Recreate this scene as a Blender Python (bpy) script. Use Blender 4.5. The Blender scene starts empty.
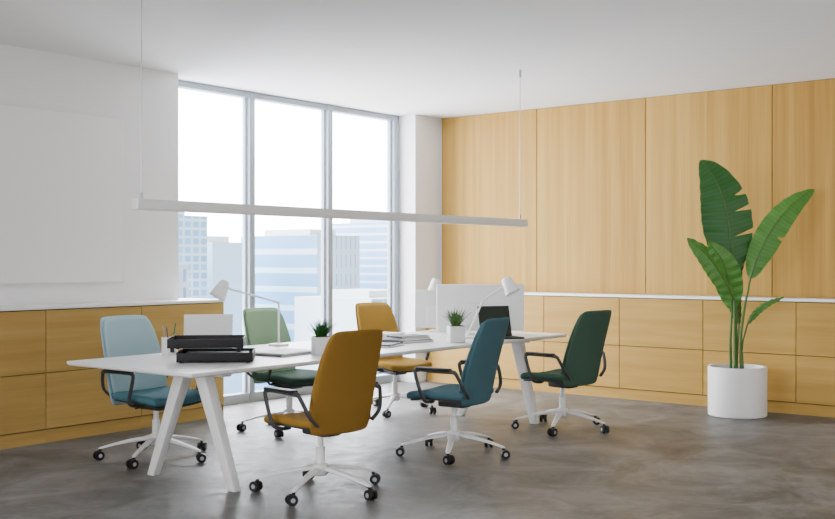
import bpy, bmesh, math, random
from mathutils import Vector, Matrix
random.seed(4)
S=bpy.context.scene
COL=S.collection

# ---------------------------------------------------------------- materials
def mat(name,col,rough=0.6,metal=0.0,noise=0.0,nscale=30,bump=0.0,bscale=200,spec=None):
    m=bpy.data.materials.new(name); m.use_nodes=True
    nt=m.node_tree; b=nt.nodes['Principled BSDF']
    b.inputs['Base Color'].default_value=(*col,1); b.inputs['Roughness'].default_value=rough
    b.inputs['Metallic'].default_value=metal
    if spec is not None: b.inputs['Specular IOR Level'].default_value=spec
    tc=nt.nodes.new('ShaderNodeTexCoord')
    if noise>0:
        n=nt.nodes.new('ShaderNodeTexNoise'); n.inputs['Scale'].default_value=nscale; n.inputs['Detail'].default_value=4
        nt.links.new(tc.outputs['Object'],n.inputs['Vector'])
        r=nt.nodes.new('ShaderNodeMix'); r.data_type='RGBA'
        r.inputs[6].default_value=(*[c*(1-noise) for c in col],1); r.inputs[7].default_value=(*[min(1,c*(1+noise)) for c in col],1)
        nt.links.new(n.outputs['Fac'],r.inputs[0]); nt.links.new(r.outputs[2],b.inputs['Base Color'])
    if bump>0:
        n2=nt.nodes.new('ShaderNodeTexNoise'); n2.inputs['Scale'].default_value=bscale; n2.inputs['Detail'].default_value=3
        nt.links.new(tc.outputs['Object'],n2.inputs['Vector'])
        bp=nt.nodes.new('ShaderNodeBump'); bp.inputs['Strength'].default_value=bump; bp.inputs['Distance'].default_value=0.002
        nt.links.new(n2.outputs['Fac'],bp.inputs['Height']); nt.links.new(bp.outputs['Normal'],b.inputs['Normal'])
    return m

def wood(name,axis,cell,offset,vertical,c1,c2,c3,var=0.25,zcell=None,zoff=0.0):
    m=bpy.data.materials.new(name); m.use_nodes=True
    nt=m.node_tree; N=nt.nodes; L=nt.links; b=N['Principled BSDF']; b.inputs['Roughness'].default_value=0.55
    b.inputs['Specular IOR Level'].default_value=0.22
    tc=N.new('ShaderNodeTexCoord'); sp=N.new('ShaderNodeSeparateXYZ'); L.new(tc.outputs['Object'],sp.inputs[0])
    def math_(op,a,bv):
        k=N.new('ShaderNodeMath'); k.operation=op
        for i,v in enumerate((a,bv)):
            if v is None: continue
            if isinstance(v,(int,float)): k.inputs[i].default_value=v
            else: L.new(v,k.inputs[i])
        return k.outputs[0]
    c=math_('FLOOR',math_('DIVIDE',math_('SUBTRACT',sp.outputs[axis],offset),cell),None)
    if zcell:
        cz=math_('FLOOR',math_('DIVIDE',math_('SUBTRACT',sp.outputs[2],zoff),zcell),None)
        c=math_('ADD',c,math_('MULTIPLY',cz,7.37))
    wn=N.new('ShaderNodeTexWhiteNoise'); wn.noise_dimensions='1D'; L.new(c,wn.inputs['W'])
    off=N.new('ShaderNodeVectorMath'); off.operation='MULTIPLY_ADD'
    L.new(wn.outputs['Color'],off.inputs[0]); off.inputs[1].default_value=(9,9,9); L.new(tc.outputs['Object'],off.inputs[2])
    mp=N.new('ShaderNodeMapping'); L.new(off.outputs[0],mp.inputs['Vector'])
    mp.inputs['Scale'].default_value=(8,8,0.22) if vertical else ((0.5,0.5,9))
    n=N.new('ShaderNodeTexNoise'); n.inputs['Scale'].default_value=1.4; n.inputs['Detail'].default_value=5; n.inputs['Roughness'].default_value=0.5
    n.inputs['Distortion'].default_value=0.3
    L.new(mp.outputs[0],n.inputs['Vector'])
    mp2=N.new('ShaderNodeMapping'); L.new(off.outputs[0],mp2.inputs['Vector'])
    mp2.inputs['Scale'].default_value=(90,90,1.2) if vertical else ((2,2,90))
    n2=N.new('ShaderNodeTexNoise'); n2.inputs['Scale'].default_value=1.0; n2.inputs['Detail'].default_value=3
    L.new(mp2.outputs[0],n2.inputs['Vector'])
    f=math_('ADD',math_('MULTIPLY',n.outputs['Fac'],0.72),math_('MULTIPLY',n2.outputs['Fac'],0.28))
    f=math_('ADD',f,math_('MULTIPLY',math_('SUBTRACT',wn.outputs['Value'],0.5),var))
    cr=N.new('ShaderNodeValToRGB'); cr.color_ramp.elements[0].position=0.25; cr.color_ramp.elements[0].color=(*c1,1)
    cr.color_ramp.elements[1].position=0.75; cr.color_ramp.elements[1].color=(*c3,1)
    e=cr.color_ramp.elements.new(0.5); e.color=(*c2,1)
    L.new(f,cr.inputs[0]); L.new(cr.outputs[0],b.inputs['Base Color'])
    return m

M={}
M['wall']=mat('white_paint',(0.80,0.80,0.80),0.9,noise=0.01,nscale=2)
M['ceil']=mat('ceiling_paint',(0.77,0.77,0.765),0.95)
W1,W2,W3=(0.31,0.165,0.030),(0.405,0.232,0.048),(0.50,0.31,0.078)
M['wood_up']=wood('oak_veneer_vertical',1,0.65,0.385,True,W1,W2,W3,0.26)
M['wood_r']=wood('oak_cabinet_right',1,0.886,0.659,False,(0.36,0.205,0.042),(0.44,0.262,0.060),(0.52,0.32,0.085),0.10,0.46,0.1)
M['wood_l']=wood('oak_cabinet_left',0,0.886,0.188,False,(0.38,0.225,0.062),(0.46,0.285,0.085),(0.54,0.345,0.115),0.10,0.46,0.1)
M['gap']=mat('joint_dark_brown',(0.08,0.045,0.02),0.9)  # dark brown base for the joint backing and cabinet carcasses
M['counter']=mat('white_counter',(0.84,0.84,0.84),0.4)
M['white']=mat('white_lacquer',(0.82,0.82,0.82),0.35)
M['whitep']=mat('white_plastic',(0.80,0.80,0.80),0.4)
M['black']=mat('black_plastic',(0.010,0.010,0.011),0.5,spec=0.3)
M['dark']=mat('dark_grey_plastic',(0.03,0.033,0.036),0.5)
M['grey']=mat('grey_metal',(0.45,0.46,0.47),0.35,0.6)
M['frame']=mat('window_frame_paint',(0.33,0.38,0.44),0.5)
M['board']=mat('whiteboard_surface',(0.83,0.83,0.83),0.5)
M['boardf']=mat('whiteboard_edge',(0.74,0.74,0.74),0.5)
M['pot']=mat('white_ceramic',(0.76,0.75,0.74),0.5,noise=0.02)
M['soil']=mat('soil',(0.05,0.035,0.02),0.95,noise=0.4,nscale=60)
M['paper']=mat('paper',(0.85,0.85,0.84),0.8)
M['screen']=mat('dark_screen',(0.012,0.02,0.012),0.15)
M['stalk']=mat('stalk_green',(0.06,0.14,0.022),0.5,noise=0.2,nscale=15)

# concrete
m=bpy.data.materials.new('polished_concrete'); m.use_nodes=True; nt=m.node_tree; N=nt.nodes; L=nt.links; b=N['Principled BSDF']
tc=N.new('ShaderNodeTexCoord')
n=N.new('ShaderNodeTexNoise'); n.inputs['Scale'].default_value=1.7; n.inputs['Detail'].default_value=12; n.inputs['Roughness'].default_value=0.70; n.inputs['Distortion'].default_value=1.0
n2=N.new('ShaderNodeTexNoise'); n2.inputs['Scale'].default_value=9; n2.inputs['Detail'].default_value=12; n2.inputs['Roughness'].default_value=0.80; n2.inputs['Distortion'].default_value=0.6
for k in (n,n2): L.new(tc.outputs['Object'],k.inputs['Vector'])
ad=N.new('ShaderNodeMix'); ad.data_type='FLOAT'; ad.inputs[0].default_value=0.5
L.new(n.outputs['Fac'],ad.inputs[2]); L.new(n2.outputs['Fac'],ad.inputs[3])
cr=N.new('ShaderNodeValToRGB'); cr.color_ramp.elements[0].position=0.40; cr.color_ramp.elements[0].color=(0.050,0.050,0.050,1)
cr.color_ramp.elements[1].position=0.60; cr.color_ramp.elements[1].color=(0.225,0.222,0.218,1)
e=cr.color_ramp.elements.new(0.49); e.color=(0.118,0.116,0.114,1)
L.new(ad.outputs[0],cr.inputs[0]); L.new(cr.outputs[0],b.inputs['Base Color'])
mr=N.new('ShaderNodeMapRange'); mr.inputs['From Min'].default_value=0.35; mr.inputs['From Max'].default_value=0.65; mr.inputs['To Min'].default_value=0.34; mr.inputs['To Max'].default_value=0.60
L.new(n2.outputs['Fac'],mr.inputs['Value']); L.new(mr.outputs[0],b.inputs['Roughness'])
b.inputs['Specular IOR Level'].default_value=0.35
bp=N.new('ShaderNodeBump'); bp.inputs['Strength'].default_value=0.10; bp.inputs['Distance'].default_value=0.01
L.new(n2.outputs['Fac'],bp.inputs['Height']); L.new(bp.outputs['Normal'],b.inputs['Normal'])
M['floor']=m

# glass
m=bpy.data.materials.new('window_glass'); m.use_nodes=True; nt=m.node_tree; N=nt.nodes; L=nt.links
N.remove(N['Principled BSDF']); o=N['Material Output']
tr=N.new('ShaderNodeBsdfTransparent'); tr.inputs[0].default_value=(0.97,0.98,1,1)
gl=N.new('ShaderNodeBsdfGlossy'); gl.inputs['Roughness'].default_value=0.02
mx=N.new('ShaderNodeMixShader'); mx.inputs[0].default_value=0.05
L.new(tr.outputs[0],mx.inputs[1]); L.new(gl.outputs[0],mx.inputs[2]); L.new(mx.outputs[0],o.inputs[0])
M['glass']=m

def leafmat(name,ca,cb):
    m=bpy.data.materials.new(name); m.use_nodes=True; nt=m.node_tree; N=nt.nodes; L=nt.links; b=N['Principled BSDF']
    b.inputs['Roughness'].default_value=0.42
    tc=N.new('ShaderNodeTexCoord'); w=N.new('ShaderNodeTexWave'); w.bands_direction='Y'; w.inputs['Scale'].default_value=9; w.inputs['Distortion'].default_value=1.2
    L.new(tc.outputs['UV'],w.inputs['Vector'])
    x=N.new('ShaderNodeMix'); x.data_type='RGBA'; x.inputs[6].default_value=(*ca,1); x.inputs[7].default_value=(*cb,1)
    L.new(w.outputs['Fac'],x.inputs[0]); L.new(x.outputs[2],b.inputs['Base Color'])
    return m
M['leaf']=leafmat('leaf_green',(0.012,0.095,0.010),(0.018,0.12,0.014))
M['leaf2']=leafmat('leaf_light_green',(0.055,0.19,0.018),(0.07,0.225,0.026))

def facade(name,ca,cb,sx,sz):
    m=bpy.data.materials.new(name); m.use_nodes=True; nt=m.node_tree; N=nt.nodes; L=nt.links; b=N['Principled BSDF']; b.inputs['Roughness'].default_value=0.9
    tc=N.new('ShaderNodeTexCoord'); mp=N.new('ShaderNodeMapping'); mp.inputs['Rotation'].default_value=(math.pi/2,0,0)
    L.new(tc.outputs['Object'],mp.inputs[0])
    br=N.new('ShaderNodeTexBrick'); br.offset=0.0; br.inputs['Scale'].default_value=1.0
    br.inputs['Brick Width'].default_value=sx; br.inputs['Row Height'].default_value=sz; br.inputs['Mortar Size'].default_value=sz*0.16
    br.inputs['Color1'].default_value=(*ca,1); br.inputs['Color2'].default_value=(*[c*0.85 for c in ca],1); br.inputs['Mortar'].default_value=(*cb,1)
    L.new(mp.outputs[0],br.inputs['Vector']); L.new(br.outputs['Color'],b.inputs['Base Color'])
    return m

# ---------------------------------------------------------------- mesh helpers
def mk(name,bm,mats,parent=None,angle=0.6,smooth=True,sub=0):
    me=bpy.data.meshes.new(name); bmesh.ops.recalc_face_normals(bm,faces=bm.faces[:]); bm.to_mesh(me); bm.free()
    if not isinstance(mats,(list,tuple)): mats=[mats]
    for k in mats: me.materials.append(k)
    if smooth:
        for p in me.polygons: p.use_smooth=True
        me.set_sharp_from_angle(angle=angle)
    o=bpy.data.objects.new(name,me); COL.objects.link(o)
    if parent: o.parent=parent
    if sub:
        s=o.modifiers.new('sub','SUBSURF'); s.levels=sub; s.render_levels=sub
    return o
def empty(name,loc,rot=0):
    e=bpy.data.objects.new(name,None); e.location=loc; e.rotation_euler=(0,0,rot); e.empty_display_size=0.1; COL.objects.link(e); return e
def box(bm,x0,x1,y0,y1,z0,z1,bev=0.0,mi=0,mtx=None,seg=2):
    t=bmesh.new(); r=bmesh.ops.create_cube(t,size=1)
    for v in t.verts: v.co=Vector(((x0+x1)/2+v.co.x*(x1-x0),(y0+y1)/2+v.co.y*(y1-y0),(z0+z1)/2+v.co.z*(z1-z0)))
    if bev>0: bmesh.ops.bevel(t,geom=t.edges[:],offset=bev,segments=seg,profile=0.5,affect='EDGES')
    merge(bm,t,mi,mtx)
def merge(bm,t,mi=0,mtx=None):
    if mtx is not None: bmesh.ops.transform(t,matrix=mtx,verts=t.verts[:])
    mp={}
    for v in t.verts: mp[v]=bm.verts.new(v.co)
    for f in t.faces:
        try:
            nf=bm.faces.new([mp[v] for v in f.verts]); nf.material_index=mi
        except ValueError: pass
    t.free()
def lathe(bm,prof,seg=32,mi=0,mtx=None):
    t=bmesh.new(); rings=[]
    for r,z in prof:
        if r<1e-6: rings.append([t.verts.new((0,0,z))])
        else: rings.append([t.verts.new((r*math.cos(2*math.pi*i/seg),r*math.sin(2*math.pi*i/seg),z)) for i in range(seg)])
    for a,b_ in zip(rings,rings[1:]):
        for i in range(seg):
            j=(i+1)%seg
            if len(a)==1 and len(b_)==1: continue
            if len(a)==1: t.faces.new((a[0],b_[i],b_[j]))
            elif len(b_)==1: t.faces.new((a[i],a[j],b_[0]))
            else: t.faces.new((a[i],a[j],b_[j],b_[i]))
    merge(bm,t,mi,mtx)
def cyl(bm,p,q,r,r2=None,seg=16,mi=0):
    p=Vector(p);q=Vector(q); r2=r if r2 is None else r2
    d=q-p; Lg=d.length; mtx=Matrix.Translation(p)@d.to_track_quat('Z','Y').to_matrix().to_4x4()
    lathe(bm,[(0,0),(r,0),(r2,Lg),(0,Lg)],seg,mi,mtx)
def cat(pts,n=6):
    P=[Vector(p) for p in pts]; P=[2*P[0]-P[1]]+P+[2*P[-1]-P[-2]]; out=[]
    for i in range(1,len(P)-2):
        for k in range(n):
            t=k/n; a,b_,c,d=P[i-1],P[i],P[i+1],P[i+2]
            out.append(0.5*((2*b_)+(c-a)*t+(2*a-5*b_+4*c-d)*t*t+(3*b_-a-3*c+d)*t**3))
    out.append(P[-2]); return out
def tube(bm,pts,r,seg=8,mi=0,flat=1.0,taper=None,up=Vector((0,0,1))):
    t=bmesh.new(); rings=[]; n=len(pts)
    for i,p in enumerate(pts):
        p=Vector(p); d=(Vector(pts[min(i+1,n-1)])-Vector(pts[max(i-1,0)])).normalized()
        s=d.cross(up); 
        if s.length<1e-3: s=d.cross(Vector((0,1,0)))
        s.normalize(); u=s.cross(d)
        rr=r*(1 if taper is None else taper(i/(n-1)))
        rings.append([t.verts.new(p+s*math.cos(2*math.pi*k/seg)*rr*flat+u*math.sin(2*math.pi*k/seg)*rr) for k in range(seg)])
    for a,b_ in zip(rings,rings[1:]):
        for i in range(seg):
            j=(i+1)%seg; t.faces.new((a[i],a[j],b_[j],b_[i]))
    t.faces.new(rings[0][::-1]); t.faces.new(rings[-1]); merge(bm,t,mi)
def slab(bm,fn,nu,nv,th,mi=0):
    A=[];B=[]
    for i in range(nu+1):
        ra=[];rb=[]
        for j in range(nv+1):
            p,nn=fn(-1+2*i/nu,-1+2*j/nv); ra.append(bm.verts.new(p)); rb.append(bm.verts.new(Vector(p)+Vector(nn)*th))
        A.append(ra);B.append(rb)
    def F(vs):
        f=bm.faces.new(vs); f.material_index=mi
    for i in range(nu):
        for j in range(nv):
            F((A[i][j],A[i][j+1],A[i+1][j+1],A[i+1][j])); F((B[i][j],B[i+1][j],B[i+1][j+1],B[i][j+1]))
    for i in range(nu):
        F((A[i][0],A[i+1][0],B[i+1][0],B[i][0])); F((A[i][nv],B[i][nv],B[i+1][nv],A[i+1][nv]))
    for j in range(nv):
        F((A[0][j],B[0][j],B[0][j+1],A[0][j+1])); F((A[nu][j],A[nu][j+1],B[nu][j+1],B[nu][j]))

# ---------------------------------------------------------------- room
H=3.05; XU=9.98; XL=9.68; YB=7.57; YW=7.85; YL=7.28
def simple(name,*a,mat_=None,bev=0.0,parent=None):
    bm=bmesh.new(); box(bm,*a,bev=bev); return mk(name,bm,mat_,parent,smooth=bev>0)
simple('floor',-3,10.1,-3,7.97,-0.15,0,mat_=M['floor'])
simple('ceiling',-3,10.1,-3,7.97,H,H+0.15,mat_=M['ceil'])
simple('wall_back',-3,6.12,YB,7.97,0,H,mat_=M['wall'])
simple('wall_corner_column',9.50,9.98,7.57,7.97,0,H,mat_=M['wall'])
simple('wall_right',9.98,10.1,-3,7.97,0,H,mat_=M['wall'])
# whiteboard
e=empty('whiteboard',(3.86,YB-0.012,1.9))
bm=bmesh.new(); box(bm,-1.66,1.66,-0.016,0.010,-0.695,0.695,bev=0.003); mk('board_edge',bm,M['boardf'],e)
bm=bmesh.new(); box(bm,-1.645,1.645,-0.019,-0.010,-0.68,0.68); mk('board_surface',bm,M['board'],e,smooth=False)
# upper panelling
e=empty('wood_wall_panelling',(XU,0,0))
bm=bmesh.new(); Y=7.535
bx=[]
while Y>-3:
    bx.append((Y-1.30+0.004,Y-0.003)); Y-=1.30
for (a,b_) in bx: box(bm,9.955,9.979,a,b_,1.046,H-0.004,bev=0.002,seg=1)
o=mk('panels',bm,M['wood_up'],None,smooth=False); o.parent=e; o.location=(-XU,0,0)
bm=bmesh.new(); box(bm,9.972,9.98,-3,7.55,1.046,H); o=mk('joint_backing',bm,M['gap'],None,smooth=False); o.parent=e; o.location=(-XU,0,0)
def put(o,e):
    o.parent=e; o.location=-Vector(e.location)
    return o
# right cabinets
e=empty('storage_cabinet',(XL,4.2,0))
bm=bmesh.new(); box(bm,9.70,9.95,-3,7.555,0,1.02); put(mk('carcass',bm,M['gap'],smooth=False),e)
bm=bmesh.new(); ys=[3.317+0.886*k for k in range(-7,6)]; ys=[y for y in ys if y<7.5]+[7.555]
for a,b_ in zip([-3]+ys,ys):
    if b_-a<0.05: continue
    for z0,z1 in ((0.108,0.531),(0.537,1.012)): box(bm,XL,9.705,a+0.003,b_-0.003,z0,z1,bev=0.002,seg=1)
put(mk('drawer_fronts',bm,M['wood_r'],smooth=False),e)
bm=bmesh.new(); box(bm,XL+0.012,9.71,-3,7.55,0,0.10); put(mk('plinth',bm,M['wood_r'],smooth=False),e)
bm=bmesh.new(); box(bm,XL-0.012,9.952,-3,7.555,1.02,1.045,bev=0.003); put(mk('countertop',bm,M['counter']),e)
# left cabinets
e=empty('storage_cabinet',(4.6,YL,0))
bm=bmesh.new(); box(bm,-3,6.385,7.30,7.568,0,1.02); box(bm,6.125,6.385,7.565,7.78,0,1.02); put(mk('carcass',bm,M['gap'],smooth=False),e)
bm=bmesh.new(); xs=[6.39-0.886*k for k in range(0,11)][::-1]
for a,b_ in zip(xs,xs[1:]):
    for z0,z1 in ((0.108,0.531),(0.537,1.012)): box(bm,a+0.003,b_-0.003,YL,7.305,z0,z1,bev=0.002,seg=1)
put(mk('drawer_fronts',bm,M['wood_l'],smooth=False),e)
bm=bmesh.new(); box(bm,6.386,6.394,7.282,7.78,0.0,1.02); box(bm,-2.5,6.38,YL+0.012,7.31,0,0.10); put(mk('plinth_and_end_panel',bm,M['wood_l'],smooth=False),e)
bm=bmesh.new(); box(bm,-3,6.40,YL-0.012,7.568,1.02,1.045,bev=0.003); box(bm,6.125,6.40,7.565,7.785,1.02,1.045); put(mk('countertop',bm,M['counter']),e)
# window
e=empty('window_1',(7.8,YW,0))
bm=bmesh.new()
for xc in (6.17,7.22,8.34,9.44):
    box(bm,xc-0.035,xc+0.035,YW-0.05,YW+0.06,0,H,bev=0.004)
    box(bm,xc-0.06,xc+0.06,YW-0.01,YW+0.03,0.05,H-0.05,bev=0.003)
box(bm,6.12,9.50,YW-0.04,YW+0.06,0.0,0.09,bev=0.004); box(bm,6.12,9.50,YW-0.04,YW+0.06,H-0.06,H-0.001,bev=0.004)
put(mk('window_frame',bm,M['frame']),e)
bm=bmesh.new(); box(bm,6.13,9.49,YW+0.008,YW+0.014,0.06,H-0.04); put(mk('window_glass',bm,M['glass'],smooth=False),e)

# towers outside (glass and concrete, with distance haze painted in as pale blue)
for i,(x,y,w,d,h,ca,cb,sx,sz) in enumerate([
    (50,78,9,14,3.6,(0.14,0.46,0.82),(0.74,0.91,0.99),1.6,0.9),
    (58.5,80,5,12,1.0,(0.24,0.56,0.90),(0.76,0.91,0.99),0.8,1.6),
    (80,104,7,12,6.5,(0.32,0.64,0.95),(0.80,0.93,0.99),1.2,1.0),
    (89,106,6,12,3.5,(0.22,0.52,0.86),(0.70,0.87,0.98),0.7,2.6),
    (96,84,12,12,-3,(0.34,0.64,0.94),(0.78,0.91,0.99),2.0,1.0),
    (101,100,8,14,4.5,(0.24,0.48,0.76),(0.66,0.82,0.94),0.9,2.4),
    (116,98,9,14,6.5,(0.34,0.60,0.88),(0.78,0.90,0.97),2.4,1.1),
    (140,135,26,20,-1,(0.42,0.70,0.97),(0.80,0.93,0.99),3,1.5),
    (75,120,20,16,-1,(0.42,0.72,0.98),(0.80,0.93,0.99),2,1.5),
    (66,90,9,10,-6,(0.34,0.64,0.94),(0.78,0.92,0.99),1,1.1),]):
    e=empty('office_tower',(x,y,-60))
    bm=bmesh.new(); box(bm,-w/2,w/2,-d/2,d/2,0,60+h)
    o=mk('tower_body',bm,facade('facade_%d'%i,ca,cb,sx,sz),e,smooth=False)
    bm=bmesh.new(); box(bm,-w*0.3,w*0.3,-d*0.3,d*0.3,60+h,60+h+0.8); mk('roof_plant',bm,M['wall'],e,smooth=False)

# ---------------------------------------------------------------- linear pendant lamp
e=empty('linear_pendant_lamp',(5.85,5.08,1.72))
bm=bmesh.new(); box(bm,-2.055,2.07,-0.03,0.03,-0.030,0.030,bev=0.003); mk('housing',bm,M['white'],e)
m=bpy.data.materials.new('lamp_diffuser'); m.use_nodes=True; b=m.node_tree.nodes['Principled BSDF']; b.inputs['Base Color'].default_value=(0.9,0.9,0.9,1); b.inputs['Roughness'].default_value=0.8
bm=bmesh.new(); box(bm,-2.03,2.05,-0.022,0.022,-0.034,-0.028); mk('diffuser',bm,m,e,smooth=False)
for x in (-2.01,1.99):
    bm=bmesh.new(); cyl(bm,(x,0,0.03),(x,0,1.328),0.003,seg=8); lathe(bm,[(0,1.329),(0.012,1.329),(0.012,1.27),(0.004,1.26)],12,0,Matrix.Translation((x,0,0)))
    lathe(bm,[(0.004,0.07),(0.01,0.06),(0.01,0.03)],12,0,Matrix.Translation((x,0,0)))
    mk('suspension_cable',bm,M['grey'],e)

# ---------------------------------------------------------------- table
TX0,TX1,TY0,TY1=4.02,8.25,4.85,6.10
e=empty('conference_table',((TX0+TX1)/2,(TY0+TY1)/2,0))
bm=bmesh.new(); 
hx,hy=(TX1-TX0)/2,(TY1-TY0)/2
t=bmesh.new(); vs=[]
for z,ins in ((0.740,0.0),(0.722,0.0),(0.712,0.012)):
    vs.append([t.verts.new((sx*(hx-ins),sy*(hy-ins),z)) for sx,sy in ((-1,-1),(1,-1),(1,1),(-1,1))])
for a,b_ in zip(vs,vs[1:]):
    for i in range(4): t.faces.new((a[i],a[(i+1)%4],b_[(i+1)%4],b_[i]))
t.faces.new(vs[0]); t.faces.new(vs[-1][::-1]); merge(bm,t)
mk('tabletop',bm,M['white'],e,smooth=False)
def leg(bm,foot,top,wx=0.035,wy=0.045):
    t=bmesh.new(); f=Vector(foot); p=Vector(top); vs=[]
    for c,k in ((f,0.75),(p,1.1)):
        vs.append([t.verts.new((c.x+sx*wx*k,c.y+sy*wy*k,c.z)) for sx,sy in ((-1,-1),(1,-1),(1,1),(-1,1))])
    for i in range(4): t.faces.new((vs[0][i],vs[0][(i+1)%4],vs[1][(i+1)%4],vs[1][i]))
    t.faces.new(vs[0]); t.faces.new(vs[1])
    bmesh.ops.bevel(t,geom=t.edges[:],offset=0.006,segments=2,profile=0.5,affect='EDGES')
    merge(bm,t)
cx,cy=(TX0+TX1)/2,(TY0+TY1)/2
for k,X in enumerate((4.37,7.76)):
    bm=bmesh.new(); leg(bm,(X-cx,4.88-cy,0),(X-cx-(0.09 if k==0 else 0),5.06-cy,0.712)); leg(bm,(X-cx,5.66-cy,0),(X-cx,5.34-cy,0.712))
    box(bm,X-cx-0.04,X-cx+0.04,-hy+0.10,hy-0.10,0.685,0.713,bev=0.004)
    mk('trestle_leg',bm,M['white'],e)
bm=bmesh.new(); box(bm,-1.75,1.65,5.18-cy-0.03,5.18-cy+0.03,0.68,0.712,bev=0.004); box(bm,-1.75,1.65,5.80-cy-0.03,5.80-cy+0.03,0.68,0.712,bev=0.004)
mk('under_beams',bm,M['white'],e)

# ---------------------------------------------------------------- chairs
def fabric(name,col): return mat(name,col,0.9,noise=0.12,nscale=350,bump=0.4,bscale=500,spec=0.2)
def chair(loc,yaw,cf,cb,name='office_chair',cs=None,b0=18,spread=1.0,wk0=1.0):
    """faces local +y"""
    e=empty(name,(loc[0],loc[1],0),yaw)
    f1=fabric('fabric_front',cf); f2=fabric('fabric_shell',cb); f3=fabric('fabric_seat',cs or cf)
    def back(z0,z1,off,wk=1.0):
        def fn(u,v):
            x=u*math.sqrt(1-0.16*v**6); vv=v*math.sqrt(1-0.05*u**4)
            s=(vv+1)/2; z=z0+(z1-z0)*s
            hw=(0.238+0.016*math.sin(math.pi*min(1,s*0.85+0.1))-0.030*s)*wk*wk0
            yc=-0.200-0.175*s+0.022*math.sin(math.pi*s*0.9)
            yy=yc+0.045*(x*x)*(1-0.4*s)+off
            return Vector((x*hw,yy,z)),Vector((0,-0.97,-0.2))
        return fn
    bm=bmesh.new(); slab(bm,back(0.435,0.985,0.02,0.96),10,12,0.028); mk('backrest_cushion',bm,f1,e,angle=3,sub=1)
    bm=bmesh.new(); slab(bm,back(0.375,0.998,-0.006,1.0),10,12,0.018); mk('backrest_shell',bm,f2,e,angle=3,sub=1)
    def seat(wk,dz):
        def fn(u,v):
            x=u*math.sqrt(1-0.35*v*v/2); y=v*math.sqrt(1-0.30*u*u/2)
            z=0.455+dz+0.012*x*x-0.035*max(0,y-0.3)**2*1.6-0.008*(1-x*x)*(1-y*y)
            return Vector((x*0.265*wk,y*0.255*wk+0.03,z)),Vector((0,0,-1))
        return fn
    bm=bmesh.new(); slab(bm,seat(1,0.015),10,10,0.055); mk('seat',bm,f3,e,angle=3,sub=1)
    bm=bmesh.new(); slab(bm,seat(0.93,-0.036),8,8,0.018); mk('seat_pan',bm,M['dark'],e,angle=3,sub=1)
    bm=bmesh.new(); box(bm,-0.07,0.07,-0.12,0.10,0.345,0.405,bev=0.015,mi=0)
    tube(bm,cat([(0,-0.06,0.380),(0,-0.15,0.378),(0,-0.19,0.39),(0,-0.208,0.42)]),0.012,8,flat=3.0)
    tube(bm,cat([(0.06,0.02,0.385),(0.15,0.03,0.38),(0.21,0.035,0.375)]),0.006,6)
    mk('mechanism',bm,M['dark'],e)
    bm=bmesh.new(); lathe(bm,[(0,0.10),(0.034,0.10),(0.036,0.16),(0.027,0.175),(0.027,0.27),(0.018,0.275),(0.018,0.36),(0,0.36)],20); mk('gas_column',bm,M['whitep'],e)
    for s in (-1,1):
        bm=bmesh.new()
        pts=cat([(s*0.18,0.06,0.40),(s*0.27,0.065,0.405),(s*0.302,0.085,0.45),(s*0.308,0.135,0.60),(s*0.308,0.115,0.628),(s*0.308,0.04,0.632),(s*0.308,-0.16,0.628),(s*0.302,-0.20,0.60),(s*0.265,-0.235,0.50),(s*0.205,-0.235,0.44)],5)
        tube(bm,pts,0.010,8,flat=1.5,up=Vector((s,0.01,0.0)))
        mk('armrest_loop',bm,M['dark'],e)
        bm=bmesh.new(); box(bm,s*0.308-0.028,s*0.308+0.028,-0.15,0.12,0.632,0.650,bev=0.008,seg=3); mk('armrest_pad',bm,M['black'],e)
    bm=bmesh.new(); lathe(bm,[(0,0.175),(0.038,0.175),(0.050,0.165),(0.052,0.115),(0.042,0.10),(0,0.10)],24)
    cm=bmesh.new(); RB=0.395*spread
    for k in range(5):
        a=math.radians(90+72*k+b0); c,sn=math.cos(a),math.sin(a)
        t=bmesh.new(); rings=[]
        for r,z,w,h in ((0.03,0.145,0.036,0.042),(0.13,0.138,0.032,0.036),(0.24,0.118,0.026,0.028),(RB-0.03,0.088,0.022,0.020),(RB,0.078,0.020,0.016)):
            rings.append([t.verts.new((r*c-sn*w*sx,r*sn+c*w*sx,z+h*sz*0.5)) for sx,sz in ((-1,-0.9),(1,-0.9),(0.75,0.9),(-0.75,0.9))])
        for A,B in zip(rings,rings[1:]):
            for i in range(4): t.faces.new((A[i],A[(i+1)%4],B[(i+1)%4],B[i]))
        t.faces.new(rings[0]); t.faces.new(rings[-1])
        merge(bm,t)
        ca=a+random.uniform(-1,1); d=Vector((math.cos(ca),math.sin(ca),0)); p=Vector(((RB-0.015)*c,(RB-0.015)*sn,0))+d*0.012
        for q in (-1,1):
            o0=p+d.cross(Vector((0,0,1)))*q*0.008+Vector((0,0,0.033)); o1=o0+d.cross(Vector((0,0,1)))*q*0.020
            cyl(cm,o0,o1,0.033,0.031,20,0); cyl(cm,o1,o1+(o1-o0)*0.06,0.014,0.013,16,1)
        cyl(cm,p-d*0.012+Vector((0,0,0.045)),p-d*0.012+Vector((0,0,0.080)),0.010,seg=12,mi=0)
        box(cm,-0.006,0.006,-0.02,0.02,0.03,0.060,mi=0,mtx=Matrix.Translation(p)@Matrix.Rotation(ca,4,'Z')@Matrix.Rotation(math.pi/2,4,'Z'))
    mk('star_base',bm,M['whitep'],e,sub=1,angle=1.2)
    mk('casters',cm,[M['black'],M['grey']],e)
    return e
AM=(0.26,0.138,0.022); AMd=(0.24,0.126,0.020)
BL=(0.062,0.140,0.175); BLd=(0.060,0.134,0.165)
GR=(0.042,0.088,0.060); GRd=(0.052,0.102,0.072)
LB=(0.36,0.52,0.57); TEAL=(0.068,0.175,0.215)
LG=(0.26,0.40,0.25); YE=(0.36,0.21,0.04)
R=math.radians
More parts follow.
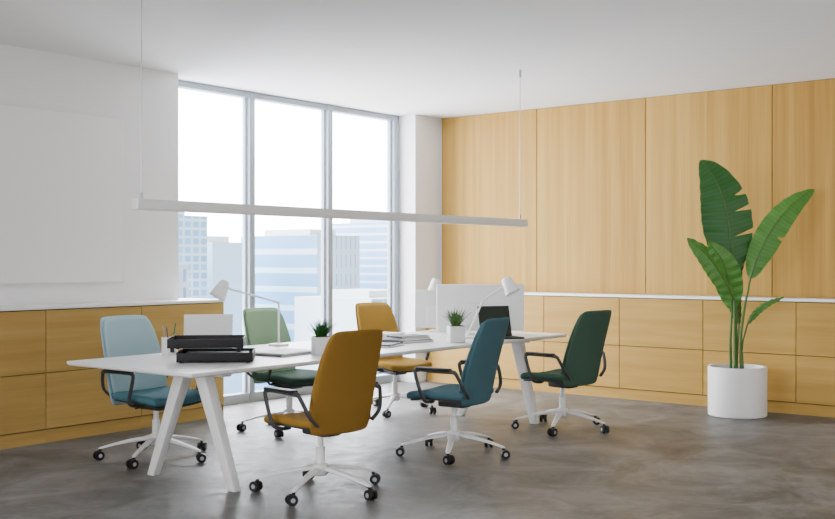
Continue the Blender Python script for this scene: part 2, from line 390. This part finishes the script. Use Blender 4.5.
chair((4.68,4.46),R(-8),AM,AMd,b0=46,wk0=0.97)
chair((6.17,4.56),R(6),BL,BLd,b0=42,wk0=0.93)
chair((7.66,4.55),R(-7),GR,GRd,b0=45)
chair((4.75,6.12),R(182),LB,LB,cs=TEAL,b0=10,wk0=1.06)
chair((6.22,6.28),R(178),LG,LG,cs=GR,b0=16)
chair((7.58,6.28),R(168),YE,YE,b0=24)

# ---------------------------------------------------------------- big potted plant
ang=math.atan2(-0.7834,0.6215)
e=empty('potted_bird_of_paradise_plant',(9.32,3.72,0),ang)
bm=bmesh.new(); lathe(bm,[(0,0),(0.248,0),(0.256,0.008),(0.258,0.43),(0.254,0.44),(0.236,0.44),(0.232,0.43),(0.232,0.38)],64); mk('planter_pot',bm,M['pot'],e)
bm=bmesh.new(); lathe(bm,[(0,0.40),(0.12,0.405),(0.234,0.39)],32); mk('soil',bm,M['soil'],e)
def leaf(e,spine,wid,mt,name='leaf',nrm=(0,-1,0),fold=0.15,splits=(),droop=0.0,wr=1.0,sweep=0.25):
    P=cat(spine,8); 
    Ls=[0]
    for a,b_ in zip(P,P[1:]): Ls.append(Ls[-1]+(b_-a).length)
    def at(s):
        s*=Ls[-1]
        for i in range(len(P)-1):
            if Ls[i+1]>=s: 
                k=(s-Ls[i])/max(1e-6,Ls[i+1]-Ls[i]); return P[i].lerp(P[i+1],k)
        return P[-1]
    bm=bmesh.new(); uvl=bm.loops.layers.uv.new('uv'); Nn=Vector(nrm).normalized()
    n=90; cols=6
    def W(s): return wid*(math.sin(math.pi*min(1,s)**0.85)**0.60)*(1-0.10*s)
    for side in (-1,1):
        rows=[]
        for i in range(n+1):
            s=i/n; p=at(s); d=(at(min(1,s+0.02))-at(max(0,s-0.02))).normalized(); sv=d.cross(Nn).normalized()*side
            w=max(0.003,W(s))*(wr if side==1 else 1); row=[]
            cut=0
            for (sd,sc,dep) in splits:
                if sd==side and abs(s-sc)<0.017: cut=dep*(1-(abs(s-sc)/0.017)**1.5)
            for j in range(cols+1):
                q=j/cols*(1-cut)
                pos=p+sv*w*q+Nn*(-fold*w*(q)+ droop*w*q*q*1.6+0.006*math.sin(s*55+side)*q)+d*w*q*sweep*(1-s)
                row.append((bm.verts.new(pos),(q*side,s)))
            rows.append(row)
        for A,B in zip(rows,rows[1:]):
            for j in range(cols):
                f=bm.faces.new((A[j][0],A[j+1][0],B[j+1][0],B[j][0]))
                for lp,uv in zip(f.loops,(A[j][1],A[j+1][1],B[j+1][1],B[j][1])): lp[uvl].uv=uv
    o=mk(name,bm,mt,e,angle=3)
    bm=bmesh.new(); tube(bm,[at(i/20)+Nn*0.002 for i in range(21)],0.009,8,taper=lambda t:1-0.8*t); mk('midrib',bm,M['stalk'],e)
def stalk(e,pts,r=0.012):
    bm=bmesh.new(); tube(bm,cat(pts,6),r,8,taper=lambda t:1.35-0.6*t); mk('stalk',bm,M['stalk'],e)
def pp(x,y,d=0.0): return ((x-738)*0.00901,d,1.4-(y-259.5)*0.00901)   # plant-local metres (9 mm grid)
leaf(e,[pp(735,274,0.0),pp(731,245,-0.01),pp(725,205,-0.02),pp(715,178,0.0),pp(702,160,0.03)],0.245,M['leaf'],nrm=(0.12,-1,0.1),fold=0.10,
     splits=((1,0.30,0.75),(1,0.50,0.65),(1,0.62,0.5)),wr=1.05)
stalk(e,[(0.0,0.02,0.38),pp(737,330,0.01),pp(735,274,0.0)])
leaf(e,[pp(749,279,-0.05),pp(757,255,-0.06),pp(773,225,-0.07),pp(793,203,-0.05),pp(815,189,0.0)],0.13,M['leaf2'],nrm=(-0.35,-1,0.35),fold=0.3,splits=((1,0.42,0.45),))
stalk(e,[(0.03,-0.02,0.38),pp(741,330,-0.03),pp(749,279,-0.05)])
leaf(e,[pp(733,300,-0.06),pp(722,280,-0.10),pp(706,258,-0.12),pp(685,238,-0.10)],0.11,M['leaf2'],nrm=(0.1,-1,0.35),fold=0.25)
stalk(e,[(-0.03,-0.03,0.38),pp(734,340,-0.04),pp(733,300,-0.06)])
leaf(e,[pp(732,310,-0.02),pp(729,290,-0.06),pp(720,262,-0.12),pp(706,242,-0.12)],0.13,M['leaf2'],nrm=(-0.3,-1,0.2),fold=0.2)
stalk(e,[(-0.05,0.02,0.38),pp(731,345,0.0),pp(732,310,-0.02)])
leaf(e,[pp(741,325,0.04),pp(738,300,0.05),pp(741,275,0.06),pp(746,262,0.05)],0.07,M['leaf'],nrm=(0.2,-1,0.1),fold=0.3)
stalk(e,[(0.0,0.06,0.38),pp(741,325,0.04)])
leaf(e,[pp(748,324,0.0),pp(757,311,-0.02),pp(769,302,-0.03),pp(784,297,-0.02)],0.035,M['leaf2'],nrm=(-0.2,-0.8,0.6),fold=0.5)
stalk(e,[(0.05,0.0,0.38),pp(743,345,0.0),pp(748,324,0.0)],0.009)

# ---------------------------------------------------------------- desk things
TZ=0.74
e=empty('letter_tray_stack',(4.63,5.37,TZ),R(-46))
def tray(bm,dx,dy,z):
    w,d,h=0.240,0.165,0.068
    box(bm,dx-w,dx+w,dy-d,dy+d,z+0.006,z+0.012,bev=0.002)
    box(bm,dx-w,dx-w+0.006,dy-d,dy+d,z+0.006,z+h,bev=0.002); box(bm,dx+w-0.006,dx+w,dy-d,dy+d,z+0.006,z+h,bev=0.002)
    box(bm,dx-w,dx+w,dy+d-0.006,dy+d,z+0.006,z+h,bev=0.002)
    box(bm,dx-w,dx+w,dy-d,dy-d+0.006,z+0.006,z+h*0.95,bev=0.002)
    for sx in (-1,1):
        for sy in (-1,1): box(bm,dx+sx*(w-0.03)-0.012,dx+sx*(w-0.03)+0.012,dy+sy*(d-0.03)-0.012,dy+sy*(d-0.03)+0.012,z-0.022 if z>0.01 else 0,z+0.008)
bm=bmesh.new(); tray(bm,0.020,0.0,0.0); mk('lower_tray',bm,M['black'],e)
bm=bmesh.new(); tray(bm,-0.040,0.015,0.088); mk('upper_tray',bm,M['black'],e)
bm=bmesh.new(); box(bm,-0.18,0.22,-0.14,0.14,0.013,0.050); box(bm,-0.24,0.14,-0.12,0.15,0.101,0.115); mk('paper_sheets',bm,M['paper'],e,smooth=False)
def cup(loc,r=0.05,h=0.11):
    e=empty('pencil_cup',(*loc,TZ))
    bm=bmesh.new(); lathe(bm,[(0,0),(r,0),(r,h),(r-0.004,h),(r-0.004,0.006),(0,0.006)],28); mk('cup_body',bm,M['whitep'],e)
    cols=[(0.6,0.4,0.1),(0.05,0.05,0.05),(0.3,0.3,0.32),(0.5,0.2,0.05),(0.06,0.2,0.1)]
    for i,c in enumerate(cols):
        a=i*1.3; bm=bmesh.new(); p=Vector((math.cos(a)*0.012,math.sin(a)*0.012,0.008)); q=Vector((math.cos(a)*0.044,math.sin(a)*0.044,0.17+0.01*i))
        cyl(bm,p,q,0.005,seg=6); cyl(bm,q,q+(q-p).normalized()*0.015,0.005,0.0005,6); mk('pencil',bm,mat('pencil_paint',c,0.5),e)
cup((4.74,5.96),r=0.054,h=0.12)
def small_plant(loc,rot,kind,name,w=0.058,h=0.115,fs=1.0):
    e=empty(name,(*loc,TZ),rot)
    bm=bmesh.new(); box(bm,-w,w,-w,w,0,h,bev=0.006)
    mk('pot',bm,M['pot'],e)
    bm=bmesh.new(); box(bm,-w+0.01,w-0.01,-w+0.01,w-0.01,h-0.004,h+0.004); mk('soil',bm,M['soil'],e,smooth=False)
    bm=bmesh.new()
    nb=110
    for i in range(nb):
        a=random.uniform(0,6.283); lean=random.uniform(0.05,0.75); Lh=fs*(random.uniform(0.08,0.14))
        b0=Vector((random.uniform(-1,1)*0.028,random.uniform(-1,1)*0.028,h)); dr=Vector((math.cos(a)*math.sin(lean),math.sin(a)*math.sin(lean),math.cos(lean)))
        sd=Vector((-math.sin(a),math.cos(a),0)); wd=0.006
        pr=None
        for s in range(5):
            t_=s/4; p=b0+dr*Lh*t_+Vector((math.cos(a),math.sin(a),-0.3))*0.025*t_*t_; ww=wd*(1-t_**2)+0.0006
            cur=(bm.verts.new(p-sd*ww),bm.verts.new(p+Vector((0,0,-ww*0.5))),bm.verts.new(p+sd*ww))
            if pr: bm.faces.new((pr[0],pr[1],cur[1],cur[0])); bm.faces.new((pr[1],pr[2],cur[2],cur[1]))
            pr=cur
    mk('foliage',bm,M['leaf'] if kind==0 else mat('succulent_green',(0.06,0.15,0.03),0.5,noise=0.3),e)
small_plant((5.38,5.12),R(-30),0,'potted_grass_plant',w=0.058,h=0.125)
small_plant((6.86,5.05),R(-40),1,'potted_succulent',w=0.062,h=0.13,fs=1.2)
def desk_lamp(loc,elbow,head,rot=ang,tilt=(0.35,-0.2,-1)):
    e=empty('desk_lamp',(*loc,TZ),rot)
    bm=bmesh.new(); lathe(bm,[(0,0),(0.075,0),(0.078,0.006),(0.074,0.016),(0.015,0.02),(0.012,0.03),(0,0.03)],32); mk('lamp_base',bm,M['white'],e)
    el=Vector(elbow); hd=Vector(head)
    bm=bmesh.new(); cyl(bm,(0,0,0.02),el,0.008,seg=10); cyl(bm,el,hd,0.008,seg=10)
    cyl(bm,el+Vector((0,-0.014,0)),el+Vector((0,0.014,0)),0.015,seg=16); mk('lamp_arm',bm,M['white'],e)
    d=Vector(tilt).normalized()
    mtx=Matrix.Translation(hd-d*0.02)@d.to_track_quat('Z','Y').to_matrix().to_4x4()
    bm=bmesh.new(); lathe(bm,[(0,-0.03),(0.03,-0.03),(0.040,-0.02),(0.055,0.05),(0.066,0.11),(0.063,0.11),(0.050,0.05),(0.02,-0.01),(0,-0.01)],32,0,mtx); mk('lamp_shade',bm,M['white'],e)
    bm=bmesh.new(); lathe(bm,[(0,0.0),(0.02,0.01),(0.03,0.045),(0.02,0.07),(0,0.078)],20,0,mtx); mk('bulb',bm,M['paper'],e)
desk_lamp((5.75,5.92),(0.0,0.0,0.33),(-0.43,0.0,0.45),tilt=(-0.5,-0.3,-1))
desk_lamp((7.28,5.24),(0.13,0.0,0.32),(0.34,0.0,0.46),tilt=(0.5,-0.3,-1))
desk_lamp((8.02,5.98),(0.10,0.02,0.28),(-0.13,0.0,0.43),tilt=(-0.2,0.0,-1))
def monitor(loc,rot,w,h,z0,name='computer_monitor'):
    e=empty(name,(*loc,TZ),rot)      # display faces local +y, back with stand towards local -y
    bm=bmesh.new(); box(bm,-w/2,w/2,-0.010,0.012,z0,z0+h,bev=0.009,seg=3); box(bm,-w*0.28,w*0.28,-0.022,-0.005,z0+h*0.12,z0+h*0.6,bev=0.010,seg=3); mk('monitor_case',bm,M['white'],e)
    bm=bmesh.new(); box(bm,-w/2+0.015,w/2-0.015,0.0115,0.0135,z0+0.02,z0+h-0.015); mk('display_panel',bm,M['screen'],e,smooth=False)
    bm=bmesh.new(); box(bm,-0.11,0.11,-0.14,0.05,0,0.010,bev=0.004); tube(bm,cat([(0,-0.09,0.008),(0,-0.075,0.08),(0,-0.05,0.15),(0,-0.02,z0+h*0.45)]),0.008,8,flat=4); mk('monitor_stand',bm,M['whitep'],e)
monitor((7.78,5.46),ang+R(3),0.78,0.415,0.025)
monitor((7.86,5.95),ang+R(-4),0.50,0.35,0.03)
def laptop(loc,rot,mt_,scr,lid=0.22,tilt=-14,w=0.15):
    e=empty('laptop',(*loc,TZ),rot)
    bm=bmesh.new(); box(bm,-w,w,-0.11,0.11,0,0.014,bev=0.004); mk('keyboard_deck',bm,mt_,e)
    bm=bmesh.new()
    for r_ in range(4):
        for c_ in range(11): box(bm,-w+0.018+c_*(2*w-0.036)/11,-w+0.016+(c_+0.86)*(2*w-0.036)/11,0.005+r_*0.022,0.022+r_*0.022,0.013,0.0155)
    mk('keys',bm,M['dark'],e,smooth=False)
    mt=Matrix.Translation((0,0.11,0.012))@Matrix.Rotation(R(tilt),4,'X')
    bm=bmesh.new(); box(bm,-w,w,-0.004,0.004,0,lid,bev=0.003,mtx=mt); mk('lid',bm,mt_,e)
    bm=bmesh.new(); box(bm,-w+0.01,w-0.01,-0.0055,-0.0035,0.012,lid-0.01,mtx=mt); mk('display',bm,scr,e,smooth=False)
laptop((7.44,4.995),R(-28),M['black'],M['screen'],lid=0.26)
laptop((5.07,5.96),R(145),M['white'],M['screen'],lid=0.27,w=0.17)
def books(loc,rot,spec,name='stack_of_books'):
    e=empty(name,(*loc,TZ),rot); z=0
    for (w,d,h,c,rr) in spec:
        mt=Matrix.Rotation(rr,4,'Z')
        bm=bmesh.new(); box(bm,-w/2,w/2,-d/2,d/2,z,z+0.003,mtx=mt); box(bm,-w/2,w/2,-d/2,d/2,z+h-0.003,z+h,mtx=mt); box(bm,-w/2,-w/2+0.003,-d/2,d/2,z,z+h,mtx=mt)
        mk('book_cover',bm,mat('book_cover',c,0.6),e,smooth=False)
        bm=bmesh.new(); box(bm,-w/2+0.003,w/2-0.005,-d/2+0.005,d/2-0.005,z+0.003,z+h-0.003,mtx=mt); mk('book_pages',bm,M['paper'],e,smooth=False)
        z+=h
books((6.66,5.38),R(-8),[(0.34,0.24,0.02,(0.05,0.05,0.06),0),(0.32,0.22,0.018,(0.7,0.7,0.7),0.1),(0.28,0.20,0.014,(0.07,0.07,0.08),-0.1)])
books((6.20,5.24),R(10),[(0.28,0.20,0.012,(0.75,0.75,0.75),0),(0.24,0.17,0.010,(0.09,0.09,0.10),0.2)],'notebook')
books((5.26,5.36),R(5),[(0.42,0.30,0.012,(0.22,0.23,0.25),0),(0.40,0.29,0.010,(0.80,0.80,0.80),0.05)],'closed_folder')
books((6.9,5.80),R(5),[(0.30,0.22,0.02,(0.7,0.7,0.7),0),(0.28,0.2,0.02,(0.6,0.6,0.6),0.1)])

# ---------------------------------------------------------------- world (overcast sky, brighter on the window side)
w=bpy.data.worlds.new('overcast_sky'); S.world=w; w.use_nodes=True; nt=w.node_tree; N=nt.nodes; L=nt.links
tc=N.new('ShaderNodeTexCoord'); sp=N.new('ShaderNodeSeparateXYZ'); L.new(tc.outputs['Generated'],sp.inputs[0])
mr=N.new('ShaderNodeMapRange'); mr.inputs['From Min'].default_value=-0.1; mr.inputs['From Max'].default_value=0.45; mr.inputs['To Min'].default_value=1.95; mr.inputs['To Max'].default_value=21.0
L.new(sp.outputs['Y'],mr.inputs['Value']); L.new(mr.outputs[0],N['Background'].inputs['Strength']); N['Background'].inputs['Color'].default_value=(0.975,0.988,1,1)

# ---------------------------------------------------------------- camera
cd=bpy.data.cameras.new('camera'); c=bpy.data.objects.new('camera',cd); COL.objects.link(c)
cd.sensor_width=36; cd.lens=1068/835*36; c.location=(0,0,1.4); c.rotation_euler=(math.pi/2,0,math.radians(38.43-90)); S.camera=c
